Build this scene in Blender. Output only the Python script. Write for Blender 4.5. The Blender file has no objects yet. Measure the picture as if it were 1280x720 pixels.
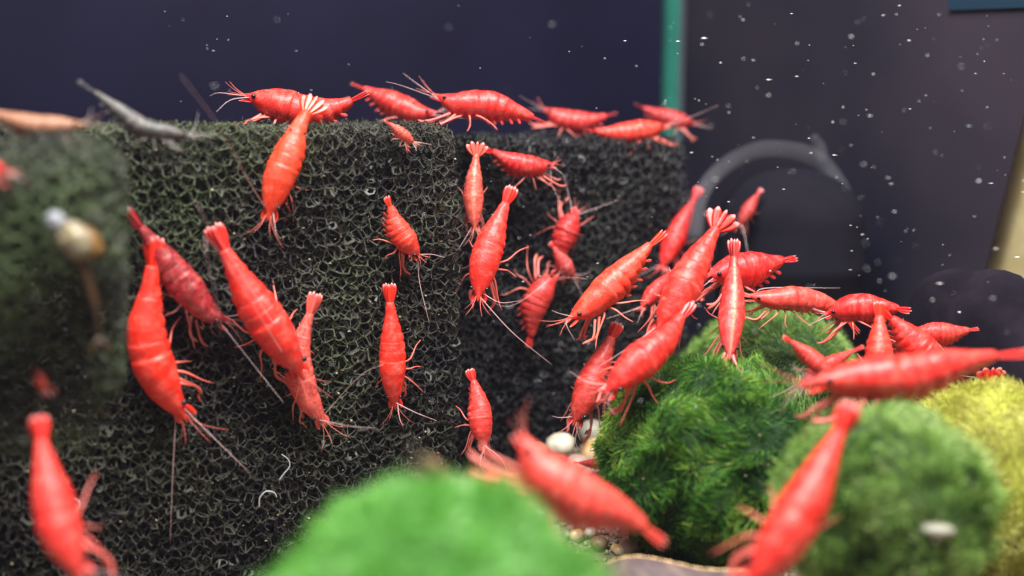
import bpy, bmesh, math, random
import numpy as np
from mathutils import Vector, Matrix, noise

MM = 0.001
SC = bpy.context.scene
COL = SC.collection

# ------------------------------------------------------------------ camera
PITCH = math.radians(8.2)
HFOV = math.radians(50.0)
K = math.tan(HFOV / 2) / 640.0
cam_d = bpy.data.cameras.new('camera')
cam = bpy.data.objects.new('camera', cam_d)
COL.objects.link(cam)
cam.location = (0, 0, 0)
cam.rotation_euler = (math.pi / 2 - PITCH, 0, 0)
cam_d.sensor_width = 36.0
cam_d.lens = 18.0 / math.tan(HFOV / 2)
cam_d.clip_start = 0.002
cam_d.clip_end = 10.0
cam_d.dof.use_dof = True
cam_d.dof.focus_distance = 198 * MM
cam_d.dof.aperture_fstop = 7.6
SC.camera = cam

# ------------------------------------------------------------------ world, lamps, exposure
w = bpy.data.worlds.new('World')
SC.world = w
w.use_nodes = True
w.node_tree.nodes['Background'].inputs[0].default_value = (0.62, 0.60, 0.75, 1)
w.node_tree.nodes['Background'].inputs[1].default_value = 0.20


def area_lamp(name, loc, aim, sx, sy, power, col):
    d = bpy.data.lights.new(name, 'AREA')
    d.shape = 'RECTANGLE'; d.size = sx; d.size_y = sy; d.energy = power; d.color = col
    o = bpy.data.objects.new(name, d)
    COL.objects.link(o)
    o.location = loc
    o.rotation_euler = (Vector(aim) - Vector(loc)).to_track_quat('-Z', 'Y').to_euler()
    return o


area_lamp('tank_lamp', (0.02, 0.080, 0.22), (0.005, 0.185, -0.04), 0.28, 0.10, 3.25, (1.0, 0.97, 0.95))
SC.view_settings.view_transform = 'Standard'
SC.view_settings.look = 'None'
SC.view_settings.exposure = 0.0
SC.view_settings.gamma = 1.0
SC.cycles.use_denoising = True
SC.cycles.max_bounces = 8
SC.cycles.transparent_max_bounces = 16
SC.cycles.volume_bounces = 0
SC.render.film_transparent = False

# ------------------------------------------------------------------ geometry helpers
CP, SP = math.cos(PITCH), math.sin(PITCH)
CR = np.array([1.0, 0, 0])
CU = np.array([0, SP, CP])
CF = np.array([0, CP, -SP])


def P(px, py, d):
    """a point d millimetres in front of the lens, in metres"""
    return (CF + CR * (px - 640) * K + CU * (360 - py) * K) * d * MM


def ray(px, py):
    return CF + CR * (px - 640) * K + CU * (360 - py) * K


def unit(v):
    v = np.asarray(v, float)
    return v / (np.linalg.norm(v) + 1e-12)


def link(o, parent=None):
    COL.objects.link(o)
    if parent is not None:
        o.parent = parent
    return o


def mesh_obj(name, verts, faces, mat, parent=None, smooth=True):
    me = bpy.data.meshes.new(name)
    me.from_pydata([tuple(v) for v in verts], [], faces)
    if smooth:
        me.polygons.foreach_set('use_smooth', [True] * len(me.polygons))
    me.materials.append(mat)
    me.update()
    o = bpy.data.objects.new(name, me)
    return link(o, parent)


def big_mesh(name, V, F, mat, parent=None, smooth=True):
    """fast path for arrays: V (n,3), F (m,k)"""
    V = np.ascontiguousarray(V, np.float32)
    F = np.ascontiguousarray(F, np.int32)
    m, k = F.shape
    me = bpy.data.meshes.new(name)
    me.vertices.add(len(V)); me.vertices.foreach_set('co', V.ravel())
    me.loops.add(m * k); me.loops.foreach_set('vertex_index', F.ravel())
    me.polygons.add(m)
    me.polygons.foreach_set('loop_start', np.arange(0, m * k, k, dtype=np.int32))
    me.polygons.foreach_set('loop_total', np.full(m, k, np.int32))
    me.update(calc_edges=True)
    if smooth:
        me.polygons.foreach_set('use_smooth', np.ones(m, bool))
    me.materials.append(mat)
    me.validate()
    o = bpy.data.objects.new(name, me)
    return link(o, parent)


def attr(o, name, values, typ='FLOAT'):
    a = o.data.attributes.new(name, typ, 'POINT')
    key = 'value' if typ == 'FLOAT' else 'vector'
    a.data.foreach_set(key, np.asarray(values, np.float32).ravel())


def empty(name, loc):
    o = bpy.data.objects.new(name, None)
    o.empty_display_size = 0.004
    link(o)
    o.location = tuple(loc)
    return o


def tag(o, label=None, cat=None, group=None, kind=None):
    if label: o['label'] = label
    if cat: o['category'] = cat
    if group: o['group'] = group
    if kind: o['kind'] = kind
    return o


def catmull(pts, n):
    pts = [np.asarray(p, float) for p in pts]
    if len(pts) == 2:
        return np.array([pts[0] + (pts[1] - pts[0]) * t for t in np.linspace(0, 1, n)])
    ext = [2 * pts[0] - pts[1]] + pts + [2 * pts[-1] - pts[-2]]
    out = []
    m = len(pts) - 1
    for t in np.linspace(0, m, n):
        i = min(int(t), m - 1); f = t - i
        p0, p1, p2, p3 = ext[i:i + 4]
        out.append(0.5 * (2 * p1 + (p2 - p0) * f + (2 * p0 - 5 * p1 + 4 * p2 - p3) * f * f + (3 * p1 - p0 - 3 * p2 + p3) * f ** 3))
    out = np.array(out)
    L = np.concatenate([[0], np.cumsum(np.linalg.norm(np.diff(out, axis=0), axis=1))])
    u = np.linspace(0, L[-1], n)
    return np.stack([np.interp(u, L, out[:, k]) for k in range(3)], 1)


def tube_arrays(path, radii, sides=5):
    path = np.asarray(path, float)
    n = len(path)
    T = np.gradient(path, axis=0)
    T /= np.linalg.norm(T, axis=1)[:, None] + 1e-15
    ref = np.array([0.3, 0.2, 1.0])
    if abs(np.dot(unit(ref), T[0])) > 0.9: ref = np.array([1.0, 0.1, 0.2])
    V = []
    N = unit(ref - T[0] * np.dot(ref, T[0]))
    for i in range(n):
        N = unit(N - T[i] * np.dot(N, T[i]))
        B = np.cross(T[i], N)
        for j in range(sides):
            a = 2 * math.pi * j / sides
            V.append(path[i] + radii[i] * (math.cos(a) * N + math.sin(a) * B))
    F = []
    for i in range(n - 1):
        for j in range(sides):
            k = (j + 1) % sides
            F.append((i * sides + j, i * sides + k, (i + 1) * sides + k, (i + 1) * sides + j))
    F.append(tuple(range(sides))[::-1])
    F.append(tuple((n - 1) * sides + j for j in range(sides)))
    return V, F


def tube(name, path, radii, mat, parent=None, sides=5, origin=None):
    if origin is not None:
        path = np.asarray(path) - np.asarray(origin)
    V, F = tube_arrays(path, radii, sides)
    return mesh_obj(name, V, F, mat, parent)


# ------------------------------------------------------------------ materials
def new_mat(name):
    m = bpy.data.materials.new(name)
    m.use_nodes = True
    nt = m.node_tree
    return m, nt, nt.nodes['Principled BSDF']


def nd(nt, typ, **kw):
    n = nt.nodes.new(typ)
    for k, v in kw.items(): setattr(n, k, v)
    return n


def plain(name, col, rough=0.5, **kw):
    m, nt, b = new_mat(name)
    b.inputs['Base Color'].default_value = (*col, 1)
    b.inputs['Roughness'].default_value = rough
    for k, v in kw.items():
        b.inputs[k].default_value = v
    return m


def noise_mat(name, cols, scale, rough=0.6, stops=None, bump=0.0, bump_scale=None, detail=5, dist=0.0, coord='Object', **kw):
    m, nt, b = new_mat(name)
    tc = nd(nt, 'ShaderNodeTexCoord')
    n = nd(nt, 'ShaderNodeTexNoise')
    n.inputs['Scale'].default_value = scale
    n.inputs['Detail'].default_value = detail
    n.inputs['Distortion'].default_value = dist
    nt.links.new(tc.outputs[coord], n.inputs['Vector'])
    r = nd(nt, 'ShaderNodeValToRGB')
    stops = stops or list(np.linspace(0.32, 0.68, len(cols)))
    while len(r.color_ramp.elements) < len(cols): r.color_ramp.elements.new(0.5)
    for e, c, s in zip(r.color_ramp.elements, cols, stops):
        e.position = s; e.color = (*c, 1)
    nt.links.new(n.outputs['Fac'], r.inputs['Fac'])
    nt.links.new(r.outputs['Color'], b.inputs['Base Color'])
    b.inputs['Roughness'].default_value = rough
    for k, v in kw.items(): b.inputs[k].default_value = v
    if bump:
        n2 = nd(nt, 'ShaderNodeTexNoise'); n2.inputs['Scale'].default_value = bump_scale or scale * 4
        n2.inputs['Detail'].default_value = 6
        nt.links.new(tc.outputs[coord], n2.inputs['Vector'])
        bp = nd(nt, 'ShaderNodeBump'); bp.inputs['Strength'].default_value = bump; bp.inputs['Distance'].default_value = 0.0004
        nt.links.new(n2.outputs['Fac'], bp.inputs['Height'])
        nt.links.new(bp.outputs['Normal'], b.inputs['Normal'])
    return m


def shell_mat(name, sss=0.5, rough=0.40, stripe=False, clear=0.0, palecol=(0.95, 0.32, 0.24)):
    """shrimp shell: the object's own colour, blotched lighter and speckled along the body"""
    m, nt, b = new_mat(name)
    oi = nd(nt, 'ShaderNodeObjectInfo')
    at = nd(nt, 'ShaderNodeAttribute'); at.attribute_name = 'rest'
    add = nd(nt, 'ShaderNodeVectorMath', operation='ADD')
    sc = nd(nt, 'ShaderNodeVectorMath', operation='SCALE'); sc.inputs['Scale'].default_value = 40
    cmb = nd(nt, 'ShaderNodeCombineXYZ')
    nt.links.new(oi.outputs['Random'], cmb.inputs[0]); nt.links.new(oi.outputs['Random'], cmb.inputs[2])
    nt.links.new(cmb.outputs[0], sc.inputs[0])
    nt.links.new(at.outputs['Vector'], add.inputs[0]); nt.links.new(sc.outputs[0], add.inputs[1])
    n1 = nd(nt, 'ShaderNodeTexNoise'); n1.inputs['Scale'].default_value = 1.3; n1.inputs['Detail'].default_value = 5; n1.inputs['Roughness'].default_value = 0.65
    n2 = nd(nt, 'ShaderNodeTexNoise'); n2.inputs['Scale'].default_value = 9; n2.inputs['Detail'].default_value = 3
    nt.links.new(add.outputs[0], n1.inputs['Vector']); nt.links.new(add.outputs[0], n2.inputs['Vector'])
    # paler flesh blotches
    r1 = nd(nt, 'ShaderNodeMapRange'); r1.inputs[1].default_value = 0.47; r1.inputs[2].default_value = 0.68; r1.inputs[4].default_value = 0.85
    nt.links.new(n1.outputs['Fac'], r1.inputs[0])
    mx1 = nd(nt, 'ShaderNodeMixRGB'); mx1.blend_type = 'MIX'
    nt.links.new(r1.outputs[0], mx1.inputs[0]); nt.links.new(oi.outputs['Color'], mx1.inputs[1])
    pale = nd(nt, 'ShaderNodeMixRGB'); pale.blend_type = 'MIX'; pale.inputs[0].default_value = 0.40
    nt.links.new(oi.outputs['Color'], pale.inputs[1]); pale.inputs[2].default_value = (*palecol, 1)
    nt.links.new(pale.outputs[0], mx1.inputs[2])
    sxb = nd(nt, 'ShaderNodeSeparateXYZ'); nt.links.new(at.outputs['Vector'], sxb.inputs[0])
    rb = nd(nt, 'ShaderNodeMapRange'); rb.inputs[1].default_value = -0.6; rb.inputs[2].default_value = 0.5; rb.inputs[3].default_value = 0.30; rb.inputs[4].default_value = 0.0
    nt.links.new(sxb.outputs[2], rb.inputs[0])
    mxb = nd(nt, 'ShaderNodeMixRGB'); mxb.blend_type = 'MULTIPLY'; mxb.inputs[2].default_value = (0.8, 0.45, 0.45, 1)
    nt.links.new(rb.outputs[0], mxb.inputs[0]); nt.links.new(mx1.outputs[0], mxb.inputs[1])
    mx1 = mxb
    # dark red speckles
    r2 = nd(nt, 'ShaderNodeMapRange'); r2.inputs[1].default_value = 0.56; r2.inputs[2].default_value = 0.70; r2.inputs[4].default_value = 0.75
    nt.links.new(n2.outputs['Fac'], r2.inputs[0])
    mx2 = nd(nt, 'ShaderNodeMixRGB'); mx2.blend_type = 'MULTIPLY'; mx2.inputs[2].default_value = (0.72, 0.35, 0.35, 1)
    nt.links.new(r2.outputs[0], mx2.inputs[0]); nt.links.new(mx1.outputs[0], mx2.inputs[1])
    last = mx2
    if stripe:
        sx = nd(nt, 'ShaderNodeSeparateXYZ'); nt.links.new(at.outputs['Vector'], sx.inputs[0])
        r3 = nd(nt, 'ShaderNodeMapRange'); r3.inputs[1].default_value = 0.955; r3.inputs[2].default_value = 1.0; r3.inputs[4].default_value = 0.75
        nt.links.new(sx.outputs[2], r3.inputs[0])
        mx3 = nd(nt, 'ShaderNodeMixRGB'); mx3.inputs[2].default_value = (0.95, 0.45, 0.25, 1)
        brk = nd(nt, 'ShaderNodeMath', operation='MULTIPLY'); nr = nd(nt, 'ShaderNodeMapRange'); nr.inputs[1].default_value = 0.4; nr.inputs[2].default_value = 0.56
        nt.links.new(n2.outputs['Fac'], nr.inputs[0]); nt.links.new(nr.outputs[0], brk.inputs[0]); nt.links.new(r3.outputs[0], brk.inputs[1])
        nt.links.new(brk.outputs[0], mx3.inputs[0]); nt.links.new(last.outputs[0], mx3.inputs[1])
        last = mx3
    if clear:      # see-through patches in a young or pale animal's shell
        n4 = nd(nt, 'ShaderNodeTexNoise'); n4.inputs['Scale'].default_value = 2.0; n4.inputs['Detail'].default_value = 4
        nt.links.new(add.outputs[0], n4.inputs['Vector'])
        r4 = nd(nt, 'ShaderNodeMapRange'); r4.inputs[1].default_value = 0.42; r4.inputs[2].default_value = 0.62; r4.inputs[3].default_value = 1.0; r4.inputs[4].default_value = 1 - clear
        nt.links.new(n4.outputs['Fac'], r4.inputs[0]); nt.links.new(r4.outputs[0], b.inputs['Alpha'])
    nt.links.new(last.outputs[0], b.inputs['Base Color'])
    b.inputs['Roughness'].default_value = rough
    b.inputs['Subsurface Weight'].default_value = sss
    b.inputs['Subsurface Radius'].default_value = (1.0, 0.25, 0.15)
    b.inputs['Subsurface Scale'].default_value = 0.0012
    b.inputs['Specular IOR Level'].default_value = 0.4
    b.inputs['Coat Weight'].default_value = 0.25
    b.inputs['Coat Roughness'].default_value = 0.22
    bp = nd(nt, 'ShaderNodeBump'); bp.inputs['Strength'].default_value = 0.5; bp.inputs['Distance'].default_value = 0.0003
    nt.links.new(n2.outputs['Fac'], bp.inputs['Height']); nt.links.new(bp.outputs['Normal'], b.inputs['Normal'])
    return m


def thin_mat(name, mixcol=(1, 0.75, 0.7), fac=0.3, alpha=0.85, rough=0.35):
    """legs, fans and feelers: the shrimp's colour thinned towards pale flesh, a little see-through"""
    m, nt, b = new_mat(name)
    oi = nd(nt, 'ShaderNodeObjectInfo')
    mx = nd(nt, 'ShaderNodeMixRGB'); mx.inputs[0].default_value = fac
    mx.inputs[2].default_value = (*mixcol, 1)
    nt.links.new(oi.outputs['Color'], mx.inputs[1])
    nt.links.new(mx.outputs[0], b.inputs['Base Color'])
    b.inputs['Roughness'].default_value = rough
    b.inputs['Alpha'].default_value = alpha
    return m


def fan_mat(name):
    """tail fan: shell colour, tips clear and whitish"""
    m, nt, b = new_mat(name)
    oi = nd(nt, 'ShaderNodeObjectInfo')
    at = nd(nt, 'ShaderNodeAttribute'); at.attribute_name = 'along'
    r = nd(nt, 'ShaderNodeMapRange'); r.inputs[1].default_value = 0.80; r.inputs[2].default_value = 1.0; r.inputs[4].default_value = 0.4
    nt.links.new(at.outputs['Fac'], r.inputs[0])
    mx = nd(nt, 'ShaderNodeMixRGB'); mx.inputs[2].default_value = (0.9, 0.75, 0.72, 1)
    nt.links.new(r.outputs[0], mx.inputs[0]); nt.links.new(oi.outputs['Color'], mx.inputs[1])
    nt.links.new(mx.outputs[0], b.inputs['Base Color'])
    b.inputs['Roughness'].default_value = 0.3
    b.inputs['Alpha'].default_value = 0.88
    return m


M_SHELL = shell_mat('shrimp_shell', clear=0.30)
M_STRIPE = shell_mat('striped_shell', stripe=True)
M_STRIPEC = shell_mat('striped_clear_shell', sss=0.2, stripe=True, clear=0.45)
M_CLEAR = shell_mat('clear_shell', sss=0.2, clear=0.55)
M_WILD = shell_mat('wild_shell', clear=0.3,  palecol=(0.42, 0.36, 0.30))
M_WLEG = thin_mat('wild_leg', (0.4, 0.35, 0.3), 0.3, 0.8)
M_LEG = thin_mat('shrimp_leg', (0.95, 0.55, 0.45), 0.30, 0.9)
M_FEEL = thin_mat('shrimp_feeler', (0.80, 0.74, 0.74), 0.72, 0.8)
M_FAN = fan_mat('shrimp_fan')
M_PLEO = thin_mat('shrimp_swimmeret', (0.85, 0.30, 0.25), 0.15, 0.6)
M_EYE = plain('shrimp_eye', (0.006, 0.005, 0.008), 0.12)

# ------------------------------------------------------------------ layout of the tank (right-handed, z up, lens at the origin)
FACE_N = unit([0.385, -0.923, 0])          # foam fronts and back wall look this way
FACE_T = unit([0.923, 0.385, 0])           # along them, to the right
GROUND_Z = -75 * MM
A_PT = P(577, 360, 200)
B_PT = A_PT - FACE_N * 19 * MM
C_PT = P(165, 360, 141)
C_PT = C_PT


def on_plane(px, py, pt, off):
    r = ray(px, py)
    p0 = pt + FACE_N * off * MM
    t = np.dot(p0 - 0, FACE_N) / np.dot(r, FACE_N)
    return r * t


# ------------------------------------------------------------------ tank setting
M_BACK = noise_mat('back_film', [(0.0030, 0.0028, 0.012), (0.0055, 0.005, 0.018)], 30, 0.55, detail=4)
M_BACK.node_tree.nodes['Principled BSDF'].inputs['Specular IOR Level'].default_value = 0.08
corner = P(838, 360, 340); corner[2] = 0
WALL_D = unit([71, -170, 0])               # right pane runs from the back corner towards the lens
BACK_D = unit([-170 * 1.0, -71 * 1.0, 0])  # back wall runs left from the corner


def slab(name, p, d, length, z0, z1, thick, n, mat):
    """upright slab whose inner face passes through p along d; thickness away from n"""
    p = np.array([p[0], p[1], 0]); d = unit(d); n = unit(n)
    V = []
    for a, b in ((0, 0), (length, 0), (length, -thick), (0, -thick)):
        q = p + d * a + n * b
        V += [(q[0], q[1], z0), (q[0], q[1], z1)]
    F = [(0, 2, 3, 1), (2, 4, 5, 3), (4, 6, 7, 5), (6, 0, 1, 7), (1, 3, 5, 7), (0, 6, 4, 2)]
    return mesh_obj(name, V, F, mat, None, False)


BACK_N = unit([71, -170, 0])
WALL_N = unit([-170, -71, 0])
tag(slab('back_wall', corner - BACK_D * 1 * MM, BACK_D, 0.305, -0.085, 0.075, 0.004, BACK_N, M_BACK), kind='structure')


def glass_mat(name, tint=(0.9, 0.95, 0.95)):
    m, nt, b = new_mat(name)
    nt.nodes.remove(b)
    out = nt.nodes['Material Output']
    tr = nd(nt, 'ShaderNodeBsdfTransparent'); tr.inputs[0].default_value = (*tint, 1)
    gl = nd(nt, 'ShaderNodeBsdfGlossy'); gl.inputs['Roughness'].default_value = 0.06
    fr = nd(nt, 'ShaderNodeFresnel'); fr.inputs['IOR'].default_value = 1.04
    mx = nd(nt, 'ShaderNodeMixShader')
    nt.links.new(fr.outputs[0], mx.inputs[0]); nt.links.new(tr.outputs[0], mx.inputs[1]); nt.links.new(gl.outputs[0], mx.inputs[2])
    nt.links.new(mx.outputs[0], out.inputs['Surface'])
    return m


M_GLASS = glass_mat('pane_glass')
tag(slab('glass_side_pane', corner + WALL_D * 3.2 * MM, WALL_D, 0.17, -0.085, 0.075, 0.004, WALL_N, M_GLASS),
    'clear glass side pane of the tank right of the green seam', 'glass pane')
M_SEAM = noise_mat('green_glass_edge', [(0.012, 0.10, 0.075), (0.02, 0.15, 0.11)], 60, 0.25)
sV, sF = [], []
seam = tag(slab('glass_corner_seam', corner + BACK_D * 4.6 * MM + BACK_N * 2.6 * MM, -BACK_D, 0.0044, -0.004, 0.075, 0.002, BACK_N, M_SEAM),
           'teal green upright glass edge at the back corner of the tank', 'glass edge')

# dark card stuck outside the side pane; its free edge is cut aslant; a tan board stands behind it
M_CARD = noise_mat('dark_card', [(0.016, 0.015, 0.030), (0.064, 0.042, 0.056)], 14, 0.7, detail=3)
M_CARD.node_tree.nodes['Principled BSDF'].inputs['Specular IOR Level'].default_value = 0.08
wp = corner - WALL_N * 6 * MM


def wall_poly(name, pts, mat, off, thick):
    V = []
    for o in (0, thick):
        for s, z in pts:
            q = wp + WALL_D * s * MM - WALL_N * (off + o) * MM
            V.append((q[0], q[1], z * MM))
    n = len(pts)
    F = [tuple(range(n)), tuple(range(2 * n - 1, n - 1, -1))] + [(i, i + n, (i + 1) % n + n, (i + 1) % n) for i in range(n)]
    return mesh_obj(name, V, F, mat, None, False)


def wall_sz(px, py):
    r = ray(px, py)
    t = np.dot(wp, WALL_N) / np.dot(r, WALL_N)
    q = r * t
    return (np.dot(q - wp, WALL_D) / MM, q[2] / MM)


e0, e1 = wall_sz(1281, 138), wall_sz(1229, 342)
sl = (e0[0] - e1[0]) / (e0[1] - e1[1])
tag(wall_poly('dark_card', [(-5, -84), (-5, 74), (e0[0] + sl * (74 - e0[1]), 74), (e1[0] + sl * (-84 - e1[1]), -84)], M_CARD, 0, 1.0),
    'dark purple grey card behind the side pane with a slanted free edge', 'card')
M_TAN = noise_mat('tan_board', [(0.55, 0.34, 0.15), (0.70, 0.46, 0.22), (0.80, 0.58, 0.32)], 55, 0.7, dist=1.0)
tag(wall_poly('tan_board', [(70, -84), (70, 74), (230, 74), (230, -84)], M_TAN, 6, 3.0),
    'tan board showing past the slanted edge of the dark card', 'board')
M_TEAL = plain('teal_trim', (0.02, 0.045, 0.075), 0.4)
tag(wall_poly('teal_trim_strip', [(104, 25.5), (104, 45), (160, 45), (160, 21.5)], M_TEAL, -0.8, 0.5),
    'dark teal trim strip high on the side pane', 'trim strip')


# ground with gravel banked up against the recessed foam
def ground_z(x, y):
    b1 = 8.5 * math.exp(-(((x / MM - 19) / 16) ** 2 + ((y / MM - 226) / 16) ** 2))
    b2 = 6.0 * math.exp(-(((x / MM - 52) / 18) ** 2 + ((y / MM - 150) / 18) ** 2))
    nz = noise.noise(Vector((x * 120, y * 120, 0.3))) * 1.0
    t = min(max((-22 - x / MM) / 14, 0), 1)
    return GROUND_Z + (b1 + b2 + nz - 9 * t * t * (3 - 2 * t)) * MM


gx = np.linspace(-0.16, 0.14, 110); gy = np.linspace(-0.02, 0.37, 130)
V = [(x, y, ground_z(x, y)) for y in gy for x in gx]
F = [(j * 110 + i, j * 110 + i + 1, (j + 1) * 110 + i + 1, (j + 1) * 110 + i) for j in range(129) for i in range(109)]
M_GROUND = noise_mat('tank_sand', [(0.10, 0.07, 0.045), (0.20, 0.15, 0.10), (0.30, 0.25, 0.18)], 500, 0.85, bump=0.8, bump_scale=1500)
tag(mesh_obj('ground', V, F, M_GROUND), kind='structure')

# ------------------------------------------------------------------ reticulated foam
rng = np.random.default_rng(7)


def foam_tile(a, nx, ny, nz, seed):
    """periodic jittered BCC Voronoi cells; returns unwrapped strut ends and some cell windows"""
    rg = np.random.default_rng(seed)
    T = np.array([nx, ny, nz]) * a
    S = []
    for i in range(nx):
        for j in range(ny):
            for k in range(nz):
                for o in (0.25, 0.75):
                    S.append((np.array([i, j, k]) + o + rg.uniform(-0.24, 0.24, 3)) * a)
    S = np.array(S)
    edges = {}; wins = {}
    for c in S:
        dlt = S - c
        dlt -= T * np.round(dlt / T)
        dist = np.linalg.norm(dlt, axis=1)
        idx = np.argsort(dist)[1:27]
        bm = bmesh.new()
        bmesh.ops.create_cube(bm, size=4 * a)
        for n in idx:
            v = dlt[n]
            if dist[n] > 2.2 * a: break
            r = bmesh.ops.bisect_plane(bm, geom=bm.verts[:] + bm.edges[:] + bm.faces[:], dist=1e-6 * a, plane_co=v / 2, plane_no=v, clear_outer=True)
            es = [e for e in r['geom_cut'] if isinstance(e, bmesh.types.BMEdge)]
            if es: bmesh.ops.edgeloop_fill(bm, edges=es)
        for e in bm.edges:
            p, q = np.array(e.verts[0].co) + c, np.array(e.verts[1].co) + c
            if np.linalg.norm(p - q) < 0.02 * a: continue
            mid = (p + q) / 2
            sh = np.floor(mid / T) * T
            key = tuple(np.round((mid - sh) / T * 4000).astype(int) % 4000)
            if key not in edges: edges[key] = (p - sh, q - sh)
        for f in bm.faces:
            if len(f.verts) < 4: continue
            pts = np.array([v.co[:] for v in f.verts]) + c
            mid = pts.mean(0); sh = np.floor(mid / T) * T
            key = tuple(np.round((mid - sh) / T * 2000).astype(int) % 2000)
            if key not in wins: wins[key] = pts - sh
        bm.free()
    E = np.array(list(edges.values()))
    return T, E, list(wins.values())


TILE = foam_tile(2.4, 8, 3, 8, 3)


def vnoise(Pn, scale, seed):
    """cheap smooth vector noise from a few sines"""
    rg = np.random.default_rng(seed)
    out = np.zeros_like(Pn)
    for _ in range(5):
        kf = rg.normal(size=(3, 3)) * scale
        ph = rg.uniform(0, 6.28, 3)
        out += np.sin(Pn @ kf + ph)
    return out / 5


def make_foam(label, origin, length, depth, z0, z1, shell, strut, mat, matfilm, matcore, seed, film=0.10, rr=2.2, wobble=0.9, fuzz=16000, mfuzz=None, wedge=None):
    """origin: front right upright edge; runs left along -FACE_T, back along -FACE_N. mm in the local frame (x right, y back, z up)"""
    T, E, W = TILE
    lo = np.array([-length, 0, z0]); hi = np.array([0.0, depth, z1])
    n0 = np.floor(lo / T).astype(int); n1 = np.ceil(hi / T).astype(int)
    parts = []; wparts = []
    rg = np.random.default_rng(seed)

    def keep(mid):
        wob = vnoise(mid, 0.25, 5) * wobble
        q = mid + wob
        # rounded box: distance inside each of the shown faces
        df = q[:, 1] - lo[1] - (np.maximum(0, wedge - q[:, 2]) * 0.5 if wedge is not None else 0); db = hi[1] - q[:, 1]; dt = hi[2] - q[:, 2]; dr = hi[0] - q[:, 0]; dl = q[:, 0] - lo[0]; dz = q[:, 2] - lo[2]
        inside = (df > 0) & (db > 0) & (dt > 0) & (dl > 0) & (dz > 0) & (dr > 0)
        for u, v in ((df, dt), (df, dr), (dt, dr), (df, dl), (dt, db)):
            cu, cv = np.maximum(rr - u, 0), np.maximum(rr - v, 0)
            inside &= (cu * cu + cv * cv) < rr * rr
        near = (df < shell) | (dt < shell) | (dr < shell) | (dl < shell) & (dl > -1)
        return inside & near

    for i in range(n0[0], n1[0]):
        for j in range(n0[1], n1[1]):
            for k in range(n0[2], n1[2]):
                sh = np.array([i, j, k]) * T
                e = E + sh
                kk = keep(e.mean(1))
                if kk.any(): parts.append(e[kk])
                if film > 0:
                    for wv in W:
                        if rg.random() < film:
                            wparts.append(wv + sh)
    e = np.concatenate(parts)
    e = e + vnoise(e.reshape(-1, 3), 0.16, 11).reshape(e.shape) * 0.8
    a, b = e[:, 0], e[:, 1]
    d = b - a; ln = np.linalg.norm(d, axis=1)[:, None]; d = d / ln
    ref = np.where(np.abs(d[:, 2:3]) < 0.8, np.array([[0, 0, 1.0]]), np.array([[1.0, 0, 0]]))
    n1_ = np.cross(d, ref); n1_ /= np.linalg.norm(n1_, axis=1)[:, None]
    n2_ = np.cross(d, n1_)
    mid = (a + b) / 2
    r = strut * (0.8 + 0.5 * rg.random((len(e), 1)))
    V = np.zeros((len(e), 9, 3))
    for s in range(3):
        an = 2 * math.pi * s / 3
        o = math.cos(an) * n1_ + math.sin(an) * n2_
        V[:, s] = a + o * r * 1.5; V[:, 3 + s] = mid + o * r * 0.8; V[:, 6 + s] = b + o * r * 1.5
    base = np.arange(len(e))[:, None] * 9
    tri = []
    for g in (0, 3):
        for s in range(3):
            t = (s + 1) % 3
            tri.append(np.concatenate([base + g + s, base + g + t, base + g + 3 + t, base + g + 3 + s], 1))
    Fq = np.stack(tri, 1).reshape(-1, 4)
    V = V.reshape(-1, 3)

    def world(Vl):
        return origin[None, :2] + (FACE_T[None, :2] * Vl[:, :1] - FACE_N[None, :2] * Vl[:, 1:2]) * MM, Vl[:, 2:3] * MM

    root = empty('foam_block', (origin[0], origin[1], z0 * MM))
    tag(root, label, 'foam')
    ro = np.array([origin[0], origin[1], z0 * MM])
    xy, z = world(V)
    so = big_mesh('strut_network', np.concatenate([xy, z], 1) - ro, Fq, mat, root)
    tag(so, kind='stuff')
    if wparts:
        keepw = keep(np.array([w_.mean(0) for w_ in wparts]))
        Vw, Fw = [], []
        for w_, kq in zip(wparts, keepw):
            if not kq: continue
            w_ = w_ + vnoise(w_, 0.16, 11) * 0.8
            c = w_.mean(0)
            st = len(Vw)
            m = len(w_)
            # a ragged film clinging to the edges of one window
            k0 = rg.integers(0, m)
            cc = c + (w_[k0] - c) * rg.uniform(-0.3, 0.7)
            for v in w_: Vw.append(v)
            for v in w_: Vw.append(v + (cc - v) * rg.uniform(0.15, 0.6))
            for q in range(m):
                if rg.random() < 0.85:
                    Fw.append((st + q, st + (q + 1) % m, st + m + (q + 1) % m, st + m + q))
        if Fw:
            xy, z = world(np.array(Vw))
            fo = big_mesh('algae_film', np.concatenate([xy, z], 1) - ro, np.array(Fw), matfilm, root)
            tag(fo, kind='stuff')
    if fuzz:
        # algae fuzz growing on the outer struts
        em = (e[:, 0] + e[:, 1]) / 2
        outer = np.where((em[:, 1] < 3.2) | (em[:, 2] > z1 - 3.0) | (wedge is not None))[0]
        wt = 0.35 + np.exp((em[outer, 2] - z1) / 16); wt /= wt.sum()   # algae grows towards the lamp
        pk = rg.choice(outer, fuzz, p=wt)
        tt = rg.random((fuzz, 1))
        b0 = e[pk, 0] * (1 - tt) + e[pk, 1] * tt
        dr_ = rg.normal(size=(fuzz, 3)); dr_[:, 1] -= 0.4; dr_ /= np.linalg.norm(dr_, axis=1)[:, None]
        dr2 = dr_ + rg.normal(size=(fuzz, 3)) * 0.6; dr2 /= np.linalg.norm(dr2, axis=1)[:, None]
        l_ = rg.uniform(0.25, 1.0, (fuzz, 1))
        sd2 = np.cross(dr_, rg.normal(size=(fuzz, 3))); sd2 /= np.linalg.norm(sd2, axis=1)[:, None]
        wd = 0.035
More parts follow.
